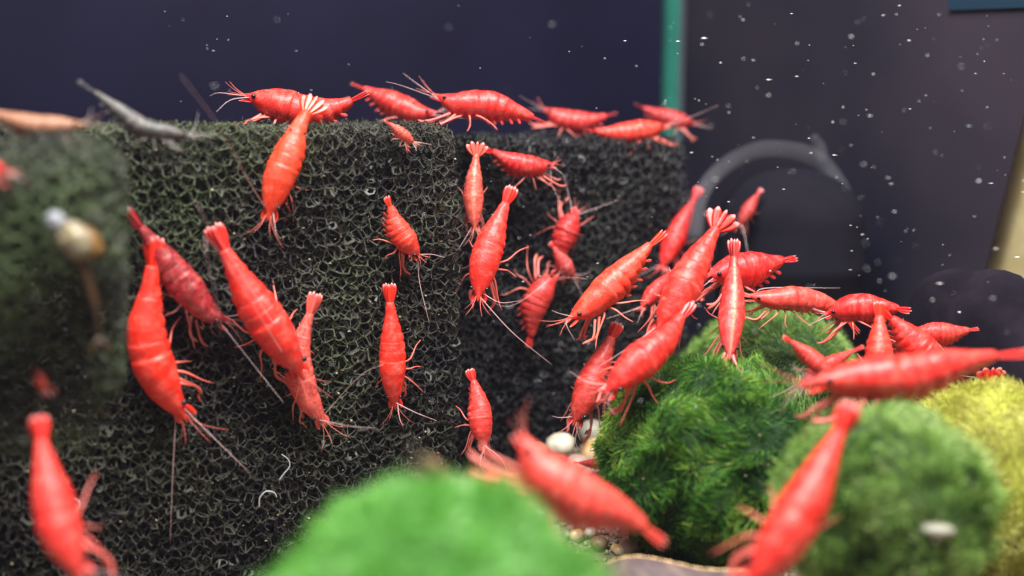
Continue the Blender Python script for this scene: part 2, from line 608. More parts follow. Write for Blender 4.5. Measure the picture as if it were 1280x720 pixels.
        Vf = np.stack([b0 - sd2 * wd, b0 + sd2 * wd, b0 + dr_ * l_ * .6 - sd2 * wd, b0 + dr_ * l_ * .6 + sd2 * wd,
                       b0 + dr_ * l_ * .6 + dr2 * l_ * .5 - sd2 * wd * .4, b0 + dr_ * l_ * .6 + dr2 * l_ * .5 + sd2 * wd * .4], 1).reshape(-1, 3)
        bb = np.arange(fuzz)[:, None] * 6
        Ff = np.stack([np.concatenate([bb + q, bb + q + 1, bb + q + 3, bb + q + 2], 1) for q in (0, 2)], 1).reshape(-1, 4)
        xy, z = world(Vf)
        tag(big_mesh('algae_fuzz', np.concatenate([xy, z], 1) - ro, Ff, mfuzz or matfilm, root), kind='stuff')
    # solid dark heart of the block behind the open cells
    s_ = shell * 0.85
    cl = np.array([[x, y, zz] for x in (-length + s_, -s_) for y in (s_, depth - 1) for zz in ((z0 + 0.5) if wedge is None else wedge, z1 - s_)])
    xy, z = world(cl)
    mesh_obj('core', np.concatenate([xy, z], 1) - ro, [(0, 1, 3, 2), (4, 6, 7, 5), (0, 4, 5, 1), (2, 3, 7, 6), (1, 5, 7, 3), (0, 2, 6, 4)], matcore, root, False)
    return root


M_FOAM = noise_mat('foam_strut', [(0.007, 0.006, 0.007), (0.027, 0.025, 0.021), (0.046, 0.045, 0.030), (0.050, 0.072, 0.028)], 34, 0.65, stops=[0.38, 0.47, 0.56, 0.68], detail=6)
M_FOAM2 = noise_mat('foam_strut_algae', [(0.030, 0.032, 0.028), (0.060, 0.085, 0.035), (0.10, 0.15, 0.05)], 60, 0.6, stops=[0.35, 0.5, 0.68], detail=4)
M_FILM = noise_mat('algae_film', [(0.010, 0.010, 0.009), (0.030, 0.032, 0.019), (0.055, 0.062, 0.034)], 150, 0.5, detail=4)
M_FOAMB = noise_mat('foam_strut_shaded', [(0.005, 0.0045, 0.006), (0.012, 0.012, 0.014), (0.020, 0.021, 0.019), (0.024, 0.032, 0.017)], 34, 0.65, stops=[0.38, 0.5, 0.6, 0.72], detail=6)  # darker copy of the strut colours: shade of the recess painted in
M_FILMB = noise_mat('foam_film_shaded', [(0.008, 0.008, 0.009), (0.018, 0.018, 0.017), (0.030, 0.032, 0.022)], 150, 0.5, detail=4)  # film and fuzz of the recessed block, darkened to paint its shade
M_FUZZ = noise_mat('algae_fuzz', [(0.020, 0.017, 0.013), (0.068, 0.062, 0.036), (0.080, 0.100, 0.038)], 45, 0.7, stops=[0.38, 0.5, 0.64], detail=6)
M_CORE = noise_mat('foam_core', [(0.010, 0.009, 0.010), (0.028, 0.027, 0.021)], 120, 0.9)
make_foam('dark grey reticulated foam block with green algae and a straight corner', A_PT, 122, 40, -86, 0.8, 5.6, 0.125, M_FOAM, M_FILM, M_CORE, 1, film=0.34, fuzz=95000, mfuzz=M_FUZZ)
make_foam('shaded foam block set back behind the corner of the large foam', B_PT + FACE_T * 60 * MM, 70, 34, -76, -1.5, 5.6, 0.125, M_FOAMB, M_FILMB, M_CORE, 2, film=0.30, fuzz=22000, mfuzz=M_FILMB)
make_foam('short green algae coated foam piece jutting from the large foam', C_PT, 45, 14.5, -46, -0.5, 6.0, 0.12, M_FOAM2, M_FILM, M_CORE, 3, film=0.25, wedge=-17, rr=6.0, wobble=3.0, fuzz=14000, mfuzz=M_FOAM2)

# ------------------------------------------------------------------ moss balls


def moss_mat(name, cols, stops):
    m, nt, b = new_mat(name)
    at = nd(nt, 'ShaderNodeAttribute'); at.attribute_name = 'tone'
    r = nd(nt, 'ShaderNodeValToRGB')
    while len(r.color_ramp.elements) < len(cols): r.color_ramp.elements.new(0.5)
    for e, c, s in zip(r.color_ramp.elements, cols, stops):
        e.position = s; e.color = (*c, 1)
    nt.links.new(at.outputs['Fac'], r.inputs['Fac'])
    nt.links.new(r.outputs['Color'], b.inputs['Base Color'])
    b.inputs['Roughness'].default_value = 0.5
    b.inputs['Specular IOR Level'].default_value = 0.25
    # thin filaments let light through
    out = nt.nodes['Material Output']
    tl = nd(nt, 'ShaderNodeBsdfTranslucent')
    nt.links.new(r.outputs['Color'], tl.inputs['Color'])
    mx = nd(nt, 'ShaderNodeMixShader'); mx.inputs[0].default_value = 0.35
    nt.links.new(b.outputs[0], mx.inputs[1]); nt.links.new(tl.outputs[0], mx.inputs[2])
    nt.links.new(mx.outputs[0], out.inputs['Surface'])
    return m


def moss_ball(label, c, R, n, hair, width, mat, mcore, seed, comb=1.0, squash=1.0, lump=0.06):
    rg = np.random.default_rng(seed)
    root = empty('moss_ball', (c[0], c[1], c[2] - R * squash))
    tag(root, label, 'moss ball', 'moss balls on the tank floor')
    ro = np.array(root.location)
    # lumpy core
    bm = bmesh.new(); bmesh.ops.create_icosphere(bm, subdivisions=4, radius=1)
    off = seed * 3.7

    def rad(dv):
        return R * (1 - hair / R * 0.55) * (1 + lump * noise.noise(Vector(dv) * 2.2 + Vector((off, 0, 0))) + lump * 0.5 * noise.noise(Vector(dv) * 5.5 + Vector((0, off, 0))))

    core_v = []
    for v in bm.verts:
        d = np.array(v.co); q = d * rad(d); q[2] *= squash; core_v.append(q + c - ro)
    mesh_obj('core', core_v, [[v.index for v in f.verts] for f in bm.faces], mcore, root)
    bm.free()
    D = rg.normal(size=(n, 3)); D /= np.linalg.norm(D, axis=1)[:, None]
    rr = np.array([rad(d) for d in D])
    base = D * rr[:, None] * (1 - 0.05 * rg.random((n, 1)))
    flow = vnoise(D, 2.4, seed + 40) * 1.6 + vnoise(D, 9, seed + 41) * 1.8 + rg.normal(size=(n, 3)) * 0.22
    flow -= D * np.sum(flow * D, axis=1)[:, None]
    flow *= comb
    ln = hair * (0.55 + 0.75 * rg.random((n, 1))) * (1 + 0.6 * vnoise(D, 8, seed + 44)[:, :1])
    bend = rg.normal(size=(n, 3)) * 0.35
    p0 = base
    d1 = D + flow * 0.6; d1 /= np.linalg.norm(d1, axis=1)[:, None]
    p1 = p0 + d1 * ln * 0.45
    d2 = D * 0.7 + flow * 1.2 + bend; d2 /= np.linalg.norm(d2, axis=1)[:, None]
    p2 = p1 + d2 * ln * 0.35
    d3 = D * 0.45 + flow * 1.5 + bend * 1.8; d3 /= np.linalg.norm(d3, axis=1)[:, None]
    p3 = p2 + d3 * ln * 0.35
    side = np.cross(d2, rg.normal(size=(n, 3))); side /= np.linalg.norm(side, axis=1)[:, None]
    wd = width * (0.6 + 0.8 * rg.random((n, 1)))
    V = np.stack([p0 - side * wd, p0 + side * wd, p1 - side * wd, p1 + side * wd, p2 - side * wd * 0.8, p2 + side * wd * 0.8, p3 - side * wd * .25, p3 + side * wd * .25], 1)
    V[:, :, 2] *= squash
    b = np.arange(n)[:, None] * 8
    F = np.stack([np.concatenate([b + q, b + q + 1, b + q + 3, b + q + 2], 1) for q in (0, 2, 4)], 1).reshape(-1, 4)
    o = big_mesh('filament', V.reshape(-1, 3) + (c - ro), F, mat, root)
    o.name = 'moss_filament'
    tone = 0.5 + 0.32 * vnoise(D, 3.0, seed + 50)[:, 0] + 0.22 * vnoise(D, 9.0, seed + 51)[:, 1] + rg.normal(size=n) * 0.13
    attr(o, 'tone', np.repeat(np.clip(tone, 0, 1), 8))
    tag(o, kind='stuff')
    return root


M_MOSS_F = moss_mat('moss_bright', [(0.06, 0.25, 0.02), (0.16, 0.47, 0.065), (0.44, 0.74, 0.34)], [0.15, 0.5, 0.9])
M_MOSS_D = moss_mat('moss_dark', [(0.010, 0.045, 0.009), (0.045, 0.16, 0.018), (0.14, 0.33, 0.035), (0.42, 0.50, 0.09)], [0.15, 0.45, 0.68, 0.92])
M_MOSS_P = moss_mat('moss_pale', [(0.05, 0.14, 0.018), (0.25, 0.44, 0.085), (0.55, 0.68, 0.30)], [0.15, 0.5, 0.9])
M_MOSS_Y = moss_mat('moss_yellow', [(0.36, 0.39, 0.05), (0.56, 0.56, 0.12), (0.72, 0.72, 0.30)], [0.15, 0.5, 0.9])
M_MC = plain('moss_heart', (0.012, 0.04, 0.008), 0.9)
M_MC2 = plain('moss_heart_bright', (0.03, 0.13, 0.01), 0.9)
M_MC3 = plain('moss_heart_yellow', (0.30, 0.32, 0.04), 0.9)


def at_ground(px, d, R, sink=0.8):
    p = P(px, 360, d)
    x, y = p[0], p[1]
    # keep the pixel column: move along the view so the ball touches the ground
    z = GROUND_Z + R - sink * MM
    t = d * MM
    f = CF + CR * (px - 640) * K
    v = (z / t - f[2]) / CU[2]
    q = (f + CU * v) * t
    return np.array([q[0], q[1], z])


BALL_F = at_ground(541, 116, 0.0198)
BALL_1 = at_ground(886, 192, 0.0188)
BALL_1B = at_ground(958, 228, 0.0200)
BALL_2 = P(1104, 636, 156)
BALL_3 = P(1244, 606, 181)
moss_ball('bright green fuzzy moss ball beside the foot of the foam block', BALL_F, 0.0198, 22000, 0.0026, 0.00007, M_MOSS_F, M_MC2, 1, lump=0.11)
moss_ball('dark green moss ball with many shrimp around it beside the pebbles', BALL_1, 0.0188, 56000, 0.0020, 0.00006, M_MOSS_D, M_MC, 2, comb=1.3, lump=0.14)
moss_ball('mid green moss ball half hidden behind the dark green one', BALL_1B, 0.0200, 36000, 0.0022, 0.000055, M_MOSS_P, M_MC, 3, comb=1.1, lump=0.1)
moss_ball('patchy green moss ball next to the yellow green one', BALL_2, 0.0150, 24000, 0.0020, 0.00007, M_MOSS_P, M_MC, 4, lump=0.12)
moss_ball('yellow green moss ball close to the side pane', BALL_3, 0.0175, 30000, 0.0018, 0.00007, M_MOSS_Y, M_MC3, 5)

# ------------------------------------------------------------------ air filter and rock by the side pane
M_BLACK = noise_mat('filter_plastic', [(0.004, 0.004, 0.007), (0.009, 0.008, 0.013)], 60, 0.9)
M_BLACK.node_tree.nodes['Principled BSDF'].inputs['Specular IOR Level'].default_value = 0.1
M_HOSE = noise_mat('grey_hose', [(0.06, 0.06, 0.07), (0.10, 0.10, 0.115)], 80, 0.8, Alpha=0.24)


def lathe(name, prof, c, mat, parent=None, seg=40, origin=(0, 0, 0)):
    V, F = [], []
    for r, z in prof:
        for j in range(seg):
            a = 2 * math.pi * j / seg
            V.append((c[0] + r * math.cos(a) - origin[0], c[1] + r * math.sin(a) - origin[1], z - origin[2]))
    n = len(prof)
    for i in range(n - 1):
        for j in range(seg):
            k = (j + 1) % seg
            F.append((i * seg + j, i * seg + k, (i + 1) * seg + k, (i + 1) * seg + j))
    F.append(tuple(range(seg))[::-1]); F.append(tuple((n - 1) * seg + j for j in range(seg)))
    return mesh_obj(name, V, F, mat, parent)


fc = P(985, 360, 250)
froot = empty('air_filter', (fc[0], fc[1], GROUND_Z))
tag(froot, 'dark domed air filter drum behind the moss balls', 'filter')
Rf = 16.2 * MM
prof = [(Rf * 0.98, GROUND_Z - 0.001), (Rf, GROUND_Z + .002)]
ztop = -8.5 * MM
zs = ztop - 0.75 * Rf
prof += [(Rf, zs - 0.012), (Rf * 1.03, zs - 0.011), (Rf * 1.03, zs - 0.009), (Rf, zs - 0.008)]
for t in np.linspace(0, math.pi / 2 * 0.97, 12):
    prof.append((Rf * math.cos(t), zs + 0.75 * Rf * math.sin(t)))
lathe('drum', prof, fc, M_BLACK, froot, 48, froot.location)
hp = [P(868, 300, 234), P(876, 245, 238), P(905, 208, 242), P(948, 187, 246), P(992, 188, 249), P(1024, 200, 250), P(1046, 226, 248), P(1062, 262, 246), P(1066, 320, 245)]
hpath = catmull(hp, 60)
hose = tube('air_hose', hpath, [1.9 * MM] * 60, M_HOSE, None, 12)
tag(hose, 'grey air hose arching over the dark filter drum', 'hose')
nz = tube('hose_nozzle', catmull([P(1028, 202, 250), P(1024, 184, 250), P(1016, 170, 249)], 10), [1.6 * MM] * 6 + [1.3 * MM, 1.2 * MM, 1.1 * MM, 0.9 * MM], M_HOSE, hose, 10)

M_ROCK = noise_mat('dark_rock', [(0.005, 0.004, 0.008), (0.010, 0.008, 0.013), (0.020, 0.015, 0.022)], 90, 0.95, bump=0.6, bump_scale=400)
M_ROCK.node_tree.nodes['Principled BSDF'].inputs['Specular IOR Level'].default_value = 0.08


def blob(name, c, axes, rot, mat, sub=3, rough=0.12, freq=2.0, seed=0, parent=None):
    """uneven stone: displaced sphere with axis lengths"""
    bm = bmesh.new(); bmesh.ops.create_icosphere(bm, subdivisions=sub, radius=1)
    R = Matrix.Rotation(rot, 3, 'Z')
    V = []
    for v in bm.verts:
        k = 1 + rough * noise.noise(v.co * freq + Vector((seed * 5.1, seed, 0))) + rough * 0.4 * noise.noise(v.co * freq * 2.7 + Vector((0, seed * 3.3, 0)))
        q = R @ Vector((v.co.x * axes[0] * k, v.co.y * axes[1] * k, v.co.z * axes[2] * k))
        V.append(q)
    F = [[v.index for v in f.verts] for f in bm.faces]
    bm.free()
    o = mesh_obj(name, V, F, mat, parent)
    o.location = tuple(c)
    return o


rc = P(1222, 450, 208)
rz = P(1222, 334, 208)[2]
rock = blob('dark_rock', (rc[0], rc[1], (GROUND_Z + rz) / 2), (0.024, 0.0085, (rz - GROUND_Z) / 2), math.atan2(WALL_D[1], WALL_D[0]), M_ROCK, 4, 0.10, 1.6, 3)
tag(rock, 'dark rounded rock standing against the side pane', 'rock')

# ------------------------------------------------------------------ pebbles, gravel, leaf, snail, worms
PEB = {
    'cream': noise_mat('cream_pebble', [(0.45, 0.40, 0.30), (0.62, 0.58, 0.46), (0.75, 0.72, 0.62)], 300, 0.35),
    'orange': noise_mat('orange_pebble', [(0.55, 0.25, 0.07), (0.70, 0.48, 0.22), (0.85, 0.78, 0.66)], 170, 0.25),
    'grey': noise_mat('grey_pebble', [(0.20, 0.20, 0.15), (0.32, 0.31, 0.24)], 300, 0.5),
    'brown': noise_mat('brown_pebble', [(0.16, 0.09, 0.05), (0.30, 0.19, 0.12)], 300, 0.5),
    'pink': noise_mat('pink_pebble', [(0.40, 0.24, 0.19), (0.52, 0.38, 0.32)], 300, 0.45),
}


def pebble(px, py, d, ax, col, seed, label=None, group=None):
    p = P(px, py, d)
    o = blob('pebble', p, tuple(a * MM for a in ax), seed * 1.3, PEB[col], 2, 0.18, 1.3, seed)
    tag(o, label or 'small %s pebble in the gravel bank between foam and moss' % col, 'pebble', group or 'small pebbles in the gravel bank')
    return o


big = 'large pebbles in the gravel bank'
pebble(700, 556, 225, (3.6, 3.0, 2.6), 'cream', 1, 'cream white pebble behind the blurred red shrimp', big)
pebble(741, 541, 229, (3.2, 3.0, 2.8), 'grey', 2, 'grey olive pebble above the orange pebble', big)
pebble(748, 566, 222, (4.0, 3.3, 2.9), 'orange', 3, 'glossy orange and white pebble against the dark moss ball', big)
pebble(722, 580, 220, (2.6, 2.4, 2.0), 'pink', 4, 'pink pebble below the cream white pebble', big)
pebble(745, 596, 216, (3.2, 2.7, 2.2), 'pink', 5, 'wide pinkish pebble under the orange pebble', big)
pebble(672, 566, 224, (2.6, 2.4, 2.2), 'brown', 6, 'brown pebble next to the cream white pebble', big)
pebble(1172, 662, 142.5, (2.4, 1.5, 1.0), 'grey', 7, 'pale oval pebble caught in the patchy green moss ball', big)
rp = random.Random(4)
for i in range(34):
    px = rp.uniform(640, 800); d = rp.uniform(196, 226)
    p = P(px, 360, d)
    z = ground_z(p[0], p[1])
    r = rp.uniform(1.1, 2.1)
    f = CF + CR * (px - 640) * K
    v = ((z + r * 0.5 * MM) / (d * MM) - f[2]) / CU[2]
    pebble(px, 360 - v / K, d, (r, r * rp.uniform(.75, 1), r * rp.uniform(.65, .9)), rp.choice(['cream', 'grey', 'brown', 'pink', 'orange', 'grey']), 10 + i)
# fine gravel nobody could count
gv, gf = [], []
rg = np.random.default_rng(21)
octa = np.array([[1, 0, 0], [-1, 0, 0], [0, 1, 0], [0, -1, 0], [0, 0, 1], [0, 0, -1]], float)
of = [(0, 2, 4), (2, 1, 4), (1, 3, 4), (3, 0, 4), (2, 0, 5), (1, 2, 5), (3, 1, 5), (0, 3, 5)]
for i in range(6000):
    x = rg.uniform(-0.02, 0.09); y = rg.uniform(0.12, 0.26)
    r = rg.uniform(0.35, 0.95) * MM
    z = ground_z(x, y) + r * 0.3
    q = octa * (r * rg.uniform(0.6, 1.1, (6, 1)))
    an = rg.uniform(0, 6.28); ca, sa = math.cos(an), math.sin(an)
    q = q @ np.array([[ca, sa, 0.2], [-sa, ca, 0.1], [0.1, -0.2, 1]])
    s = len(gv) 
    gv += list(q + np.array([x, y, z])); gf += [(a + s, b + s, c + s) for a, b, c in of]
M_GRAVEL = noise_mat('fine_gravel', [(0.10, 0.06, 0.04), (0.28, 0.20, 0.13), (0.45, 0.40, 0.33)], 900, 0.6, stops=[0.35, 0.5, 0.65], detail=1)
go = big_mesh('gravel', np.array(gv), np.array(gf), M_GRAVEL, None, False)
tag(go, 'fine mixed brown gravel on the tank floor', 'gravel', kind='stuff')

# curled dead leaf at the foot of the dark moss ball
M_LEAF = noise_mat('dry_leaf', [(0.05, 0.030, 0.035), (0.10, 0.065, 0.06), (0.17, 0.11, 0.09)], 160, 0.65, dist=2.0, bump=0.5, bump_scale=700)
M_RIM = plain('leaf_rim', (0.85, 0.58, 0.25), 0.25)
lroot = empty('dried_leaf', P(855, 745, 165))
tag(lroot, 'curled dark brown dried leaf with a bright golden rim', 'leaf')
lo_ = np.array(lroot.location)
rim_px = [(742, 716), (772, 700), (800, 697), (835, 703), (875, 712), (915, 714), (945, 713), (985, 726)]
rim = catmull([P(x, y, 166 - i * 0.9) for i, (x, y) in enumerate(rim_px)], 40)
V, F = [], []
rows = 9
for i, p in enumerate(rim):
    for j in range(rows):
        t = j / (rows - 1)
        q = p + np.array([0.0, -0.012 * t, -0.0085 * math.sin(t * 1.5) + 0.0006 * math.sin(i * 0.7) * t])
        V.append(q - lo_)
for i in range(39):
    for j in range(rows - 1):
        F.append((i * rows + j, (i + 1) * rows + j, (i + 1) * rows + j + 1, i * rows + j + 1))
lb = mesh_obj('blade', V, F, M_LEAF, lroot)
sol = lb.modifiers.new('thick', 'SOLIDIFY'); sol.thickness = 0.0004
tube('rim', rim - lo_, [0.00022 + 0.00012 * math.sin(i * 1.1) ** 2 for i in range(40)], M_RIM, lroot, 6)

# snail on the algae coated foam piece
M_SHELLW = noise_mat('snail_shell', [(0.14, 0.10, 0.04), (0.26, 0.22, 0.12), (0.36, 0.35, 0.32)], 240, 0.3, dist=1.5)
M_FOOT = noise_mat('snail_foot', [(0.03, 0.02, 0.012), (0.10, 0.05, 0.022)], 300, 0.4)
sp = on_plane(93, 300, C_PT, 2.2)
sroot = empty('snail', sp)
tag(sroot, 'white and yellow snail with an orange brown foot on green foam', 'snail')
M_APEX = noise_mat('snail_apex', [(0.17, 0.18, 0.20), (0.30, 0.32, 0.34)], 400, 0.35)
M_LIP = noise_mat('snail_lip', [(0.10, 0.05, 0.015), (0.28, 0.15, 0.04)], 400, 0.4)


def whorl(name, dx, dz, dn_, r, elong, mat, seed):
    """one rounded whorl with spiral grooves, axis running up and left along the foam"""
    ax = unit(-FACE_T * 0.55 + np.array([0, 0, 1.0])); sd_ = unit(np.cross(ax, FACE_N))
    c0 = FACE_T * dx + np.array([0, 0, dz]) + FACE_N * dn_
    V, F = [], []
    n, m = 18, 20
    for i in range(n):
        th = math.pi * (i + .5) / n
        for j in range(m):
            ph = 2 * math.pi * j / m
            k = r * (1 + 0.05 * math.sin(th * 9 + ph)) * (1 + .06 * noise.noise(Vector((th * 2, math.cos(ph), math.sin(ph) + seed))))
            V.append(c0 + k * (math.sin(th) * (math.cos(ph) * sd_ + math.sin(ph) * FACE_N) + elong * math.cos(th) * ax))
    for i in range(n - 1):
        for j in range(m):
            F.append((i * m + j, i * m + (j + 1) % m, (i + 1) * m + (j + 1) % m, (i + 1) * m + j))
    F.append(tuple(range(m))); F.append(tuple((n - 1) * m + j for j in range(m))[::-1])
    return mesh_obj(name, V, F, mat, sroot)


whorl('shell', 0.0, 0.0, 0.0, 0.0019, 1.35, M_SHELLW, 1)
whorl('spire', -0.0018, 0.0021, -0.0002, 0.0012, 1.3, M_APEX, 2)
whorl('lip', 0.0017, -0.0004, -0.0006, 0.0014, 1.6, M_LIP, 3)
fp = [on_plane(*q, C_PT, 1.2) - sp for q in ((92, 305), (104, 335), (114, 365), (121, 395), (124, 422))]
tube('foot', catmull(fp, 24), [0.0008 * math.sin(0.5 + 2.4 * i / 23) ** 0.6 * (1 - 0.6 * i / 23) for i in range(24)], M_FOOT, sroot, 10)
for s in (-1, 1):
    q0 = fp[-1]
    tube('tentacle', [q0, q0 + FACE_T * s * 0.0008 + np.array([0, 0, -0.0012]), q0 + FACE_T * s * 0.0014 + np.array([0, 0, -0.0026]) + FACE_N * 0.0005], [0.00025, 0.0002, 0.0001], M_FOOT, sroot)

M_WORM = plain('worm_white', (0.5, 0.5, 0.5), 0.3)
for pxs, lab in (([(352, 568), (360, 574), (362, 583), (355, 592), (349, 600)], 'curled white worm high on the foam by the green moss ball'),
                 ([(324, 634), (325, 622), (333, 614), (343, 616), (346, 622)], 'hooked white worm low on the foam by the green moss ball'),
                 ([(94, 623), (99, 627), (99, 634), (95, 639), (90, 640)], 'tiny white worm ring on the foam beside a blurred shrimp')):
    pa = catmull([on_plane(x, y, A_PT, 0.7) for x, y in pxs], 22)
    tag(tube('worm', pa, [0.00009] * 22, M_WORM, None, 6), lab, 'worm', 'white worms on the foam')
# dead twig bits caught on the foam by the ball
for pxs, lab in (([(516, 572), (509, 566), (506, 560)], 'short pale feeler of debris left of the tan shrimp'),):
    pass

# ------------------------------------------------------------------ shrimp
UB = np.array([0, .03, .06, .09, .12, .16, .22, .30, .36, .40, .50, .58, .66, .72, .78, .83, .865])
WB = np.array([.04, .10, .22, .40, .54, .66, .80, .93, .97, .97, .90, .79, .64, .51, .39, .31, .24])
HB = np.array([.03, .10, .19, .32, .46, .60, .79, .93, .98, .98, .94, .83, .67, .52, .39, .31, .22])
DB = np.array([.03, .05, .09, .28, .45, .64, .82, .92, .95, .95, 1.0, .90, .72, .55, .41, .32, .22])
SEG = [.40, .475, .55, .63, .70, .765, .865]


def ring_us():
    us = list(np.linspace(0, .10, 9)) + list(np.linspace(.12, .399, 16))
    for a, b in zip(SEG[:-1], SEG[1:]):
        us += list(a + (b - a) * np.array([0.0, .12, .35, .6, .85, .985]))
    return np.array(us)


US = ring_us()
RED = (0.84, 0.032, 0.024)


def shrimp(label, pts, wpx, dors, place, col=RED, splay=0.42, group='red shrimp in the tank', name='red_shrimp', legs=0.85, ant=None,
           detail=2, seed=0, mat=None, thick=1.0):
    """pts: spine from rostrum tip to tail fan end, each seen at (px,py); place: ('A'|'B'|'C', offset mm) on a foam face, or (head depth, ..., tail depth) mm"""
    rg = np.random.default_rng(seed * 17 + 3)
    wild = name != 'red_shrimp'
    if wild: mat = M_WILD
    M_LEG_ = M_WLEG if wild else M_LEG
    M_PLEO_ = M_WLEG if wild else M_PLEO
    if isinstance(place[0], str):
        pl = {'A': A_PT, 'B': B_PT, 'C': C_PT}[place[0]]
        ctrl = [on_plane(x, y, pl, place[1]) for x, y in pts]
    else:
        ds = np.interp(np.linspace(0, 1, len(pts)), np.linspace(0, 1, len(place)), place)
        ctrl = [P(x, y, d) for (x, y), d in zip(pts, ds)]
    NS = 160
    sp = catmull(ctrl, NS)
    L = np.linalg.norm(np.diff(sp, axis=0), axis=1).sum()
    dmid = np.dot(sp[NS // 2], CF)
    W = wpx * 0.95 / 2 * K * dmid
    D0 = unit(CR * dors[0] + CU * dors[1] - CF * dors[2])
    Tn = np.gradient(sp, axis=0); Tn /= np.linalg.norm(Tn, axis=1)[:, None]
    Dn = D0[None] - Tn * (Tn @ D0)[:, None]; Dn /= np.linalg.norm(Dn, axis=1)[:, None]
    Bn = np.cross(Tn, Dn)

    def fr(u):
        x = min(max(u, 0), 1) * (NS - 1)
        i = min(int(x), NS - 2); f = x - i
        p = sp[i] * (1 - f) + sp[i + 1] * f
        return p, unit(Tn[i] * (1 - f) + Tn[i + 1] * f), unit(Dn[i] * (1 - f) + Dn[i + 1] * f), unit(Bn[i] * (1 - f) + Bn[i + 1] * f)

    p0, t0, d0, b0 = fr(0.32)
    ro = p0 - d0 * W * 1.7
    root = empty(name, ro)
    tag(root, label, 'shrimp', group)
    jt = rg.uniform(.72, 1.2, 3)
    rgba = (min(col[0] * (0.5 + 0.5 * jt[0]), .95), col[1] * jt[1] ** 2, col[2] * jt[1] * jt[2], 1)

    def add(o):
        o.color = rgba
        return o

    # --- body, one continuous surface
    NA = 20
    wob = rg.uniform(-1, 1, (4, 2)); segk = rg.uniform(-.010, .012, 8); segamp = rg.choice([.006, .010, .014, .020])
    V, rest = [], []
    for u in US:
        p, t, dn, bn = fr(u)
        w_ = np.interp(u, UB, WB) * W * thick; h_ = np.interp(u, UB, HB) * W; e_ = np.interp(u, UB, DB) * W
        m = 1.0; sc = 0.0
        if u >= .40:
            for a, b in zip(SEG[:-1], SEG[1:]):
                if a <= u < b:
                    v = (u - a) / (b - a); m = 1 - segamp * .4 + segamp * v ** 1.5; sc = 0.20 * math.sin(math.pi * min(v * 1.05, 1)) ** .7 * (1 + .5 * v) - .05
        elif u > .12:
            m = 1.0 + 0.02 * max(0, (u - .3) / .1)
        if .12 < u:
            m *= 1 + .02 * math.sin(u * 23 + wob[0, 0] * 6) + .015 * math.sin(u * 51 + wob[1, 0] * 6)
            si = sum(u >= a for a in SEG); m *= 1 + segk[si]
        for j in range(NA):
            a = 2 * math.pi * j / NA
            ca, sa = math.cos(a), math.sin(a)
            x = w_ * m * ca
            z = (h_ * m * sa) if sa >= 0 else e_ * m * sa * (1 + sc * (-sa))
            if sa < 0: x *= 1 - 0.18 * sa * sa
            if sa < .35: x *= 1 + .45 * sc * (1 - max(sa, 0) / .35); 
            if u < .10 and sa > 0:   # rostrum: keel with small teeth
                z *= 1 + 0.25 * (1 if int(u * 160) % 2 else 0)
            V.append(p + bn * x + dn * z - ro)
            rest.append((u * 14, ca, sa))
    n = len(US)
    F = []
    for i in range(n - 1):
        for j in range(NA):
            k = (j + 1) % NA
            F.append((i * NA + j, i * NA + k, (i + 1) * NA + k, (i + 1) * NA + j))
    F.append(tuple(range(NA))[::-1]); F.append(tuple((n - 1) * NA + j for j in range(NA)))
    body = add(mesh_obj('body', V, F, mat or M_SHELL, root))
    attr(body, 'rest', rest, 'FLOAT_VECTOR')

    # --- tail fan
    def blade(nm, base, dirv, side, up, ln, wd, th, m):
        V2, F2, al = [], [], []
        N = 9
        for i in range(N):
            s = i / (N - 1)
            hw = wd * (0.5 + 0.5 * math.sin(min(s * 1.4, 1) * math.pi / 2)) * (1 if s < .6 else max(0.06, 1 - ((s - .6) / .4) ** 2) ** 0.6)
            c = base + dirv * ln * s
            for x, z in ((-1, 0), (-.4, 1), (.4, 1), (1, 0), (.4, -1), (-.4, -1)):
                V2.append(c + side * hw * x + up * th * z * (1 - .6 * s) - ro); al.append(s)
        for i in range(N - 1):
            for j in range(6):
                k = (j + 1) % 6
                F2.append((i * 6 + j, i * 6 + k, (i + 1) * 6 + k, (i + 1) * 6 + j))
        F2.append((5, 4, 3, 2, 1, 0)); F2.append(tuple((N - 1) * 6 + j for j in range(6)))
        o = add(mesh_obj(nm, V2, F2, m, root)); attr(o, 'along', al)
        return o

    pe, te, de, be = fr(.85)
    fl = L * 0.165
    tip_dir = unit(sp[-1] - pe)
    blade('telson', pe + de * W * .06, tip_dir, be, de, fl * .95, W * .17, W * .04, M_FAN)
    for s in (-1, 1):
        for q, (ang, wl) in enumerate(((0.16, 1.0), (0.32, 0.95))):
            a = s * ang * splay * 1.5
            dv = unit(tip_dir * math.cos(a) + be * math.sin(a) - de * 0.08 * q)
            sv = unit(np.cross(de, dv))
            blade('uropod', pe + be * s * W * (.07 + .05 * q) - de * W * .03 * (q + 1), dv, sv, de, fl * wl, W * (.235 if q else .21) * (0.72 + 0.42 * splay), W * .012, M_FAN)
    # --- eyes
    pq, tq, dq, bq = fr(.105)
    for s in (-1, 1):
        c = pq + bq * s * W * .50 + dq * W * .14
        V2, F2 = [], []
        for i in range(7):
            th = math.pi * i / 6
            for j in range(10):
                ph = 2 * math.pi * j / 10
                V2.append(c - ro + W * .135 * (math.sin(th) * (math.cos(ph) * tq + math.sin(ph) * dq) * 1.1 + math.cos(th) * bq))
        for i in range(6):
            for j in range(10):
                F2.append((i * 10 + j, i * 10 + (j + 1) % 10, (i + 1) * 10 + (j + 1) % 10, (i + 1) * 10 + j))
        eye = mesh_obj('eye', V2, F2, M_EYE, root)
        if detail > 1:
            add(tube('eyestalk', [pq + bq * s * W * .2 + dq * W * .05, c - bq * s * W * .08], [W * .09, W * .10], M_LEG_, eye, 6, ro))
    # --- antennal scales
    ph_, th_, dh_, bh_ = fr(.10)
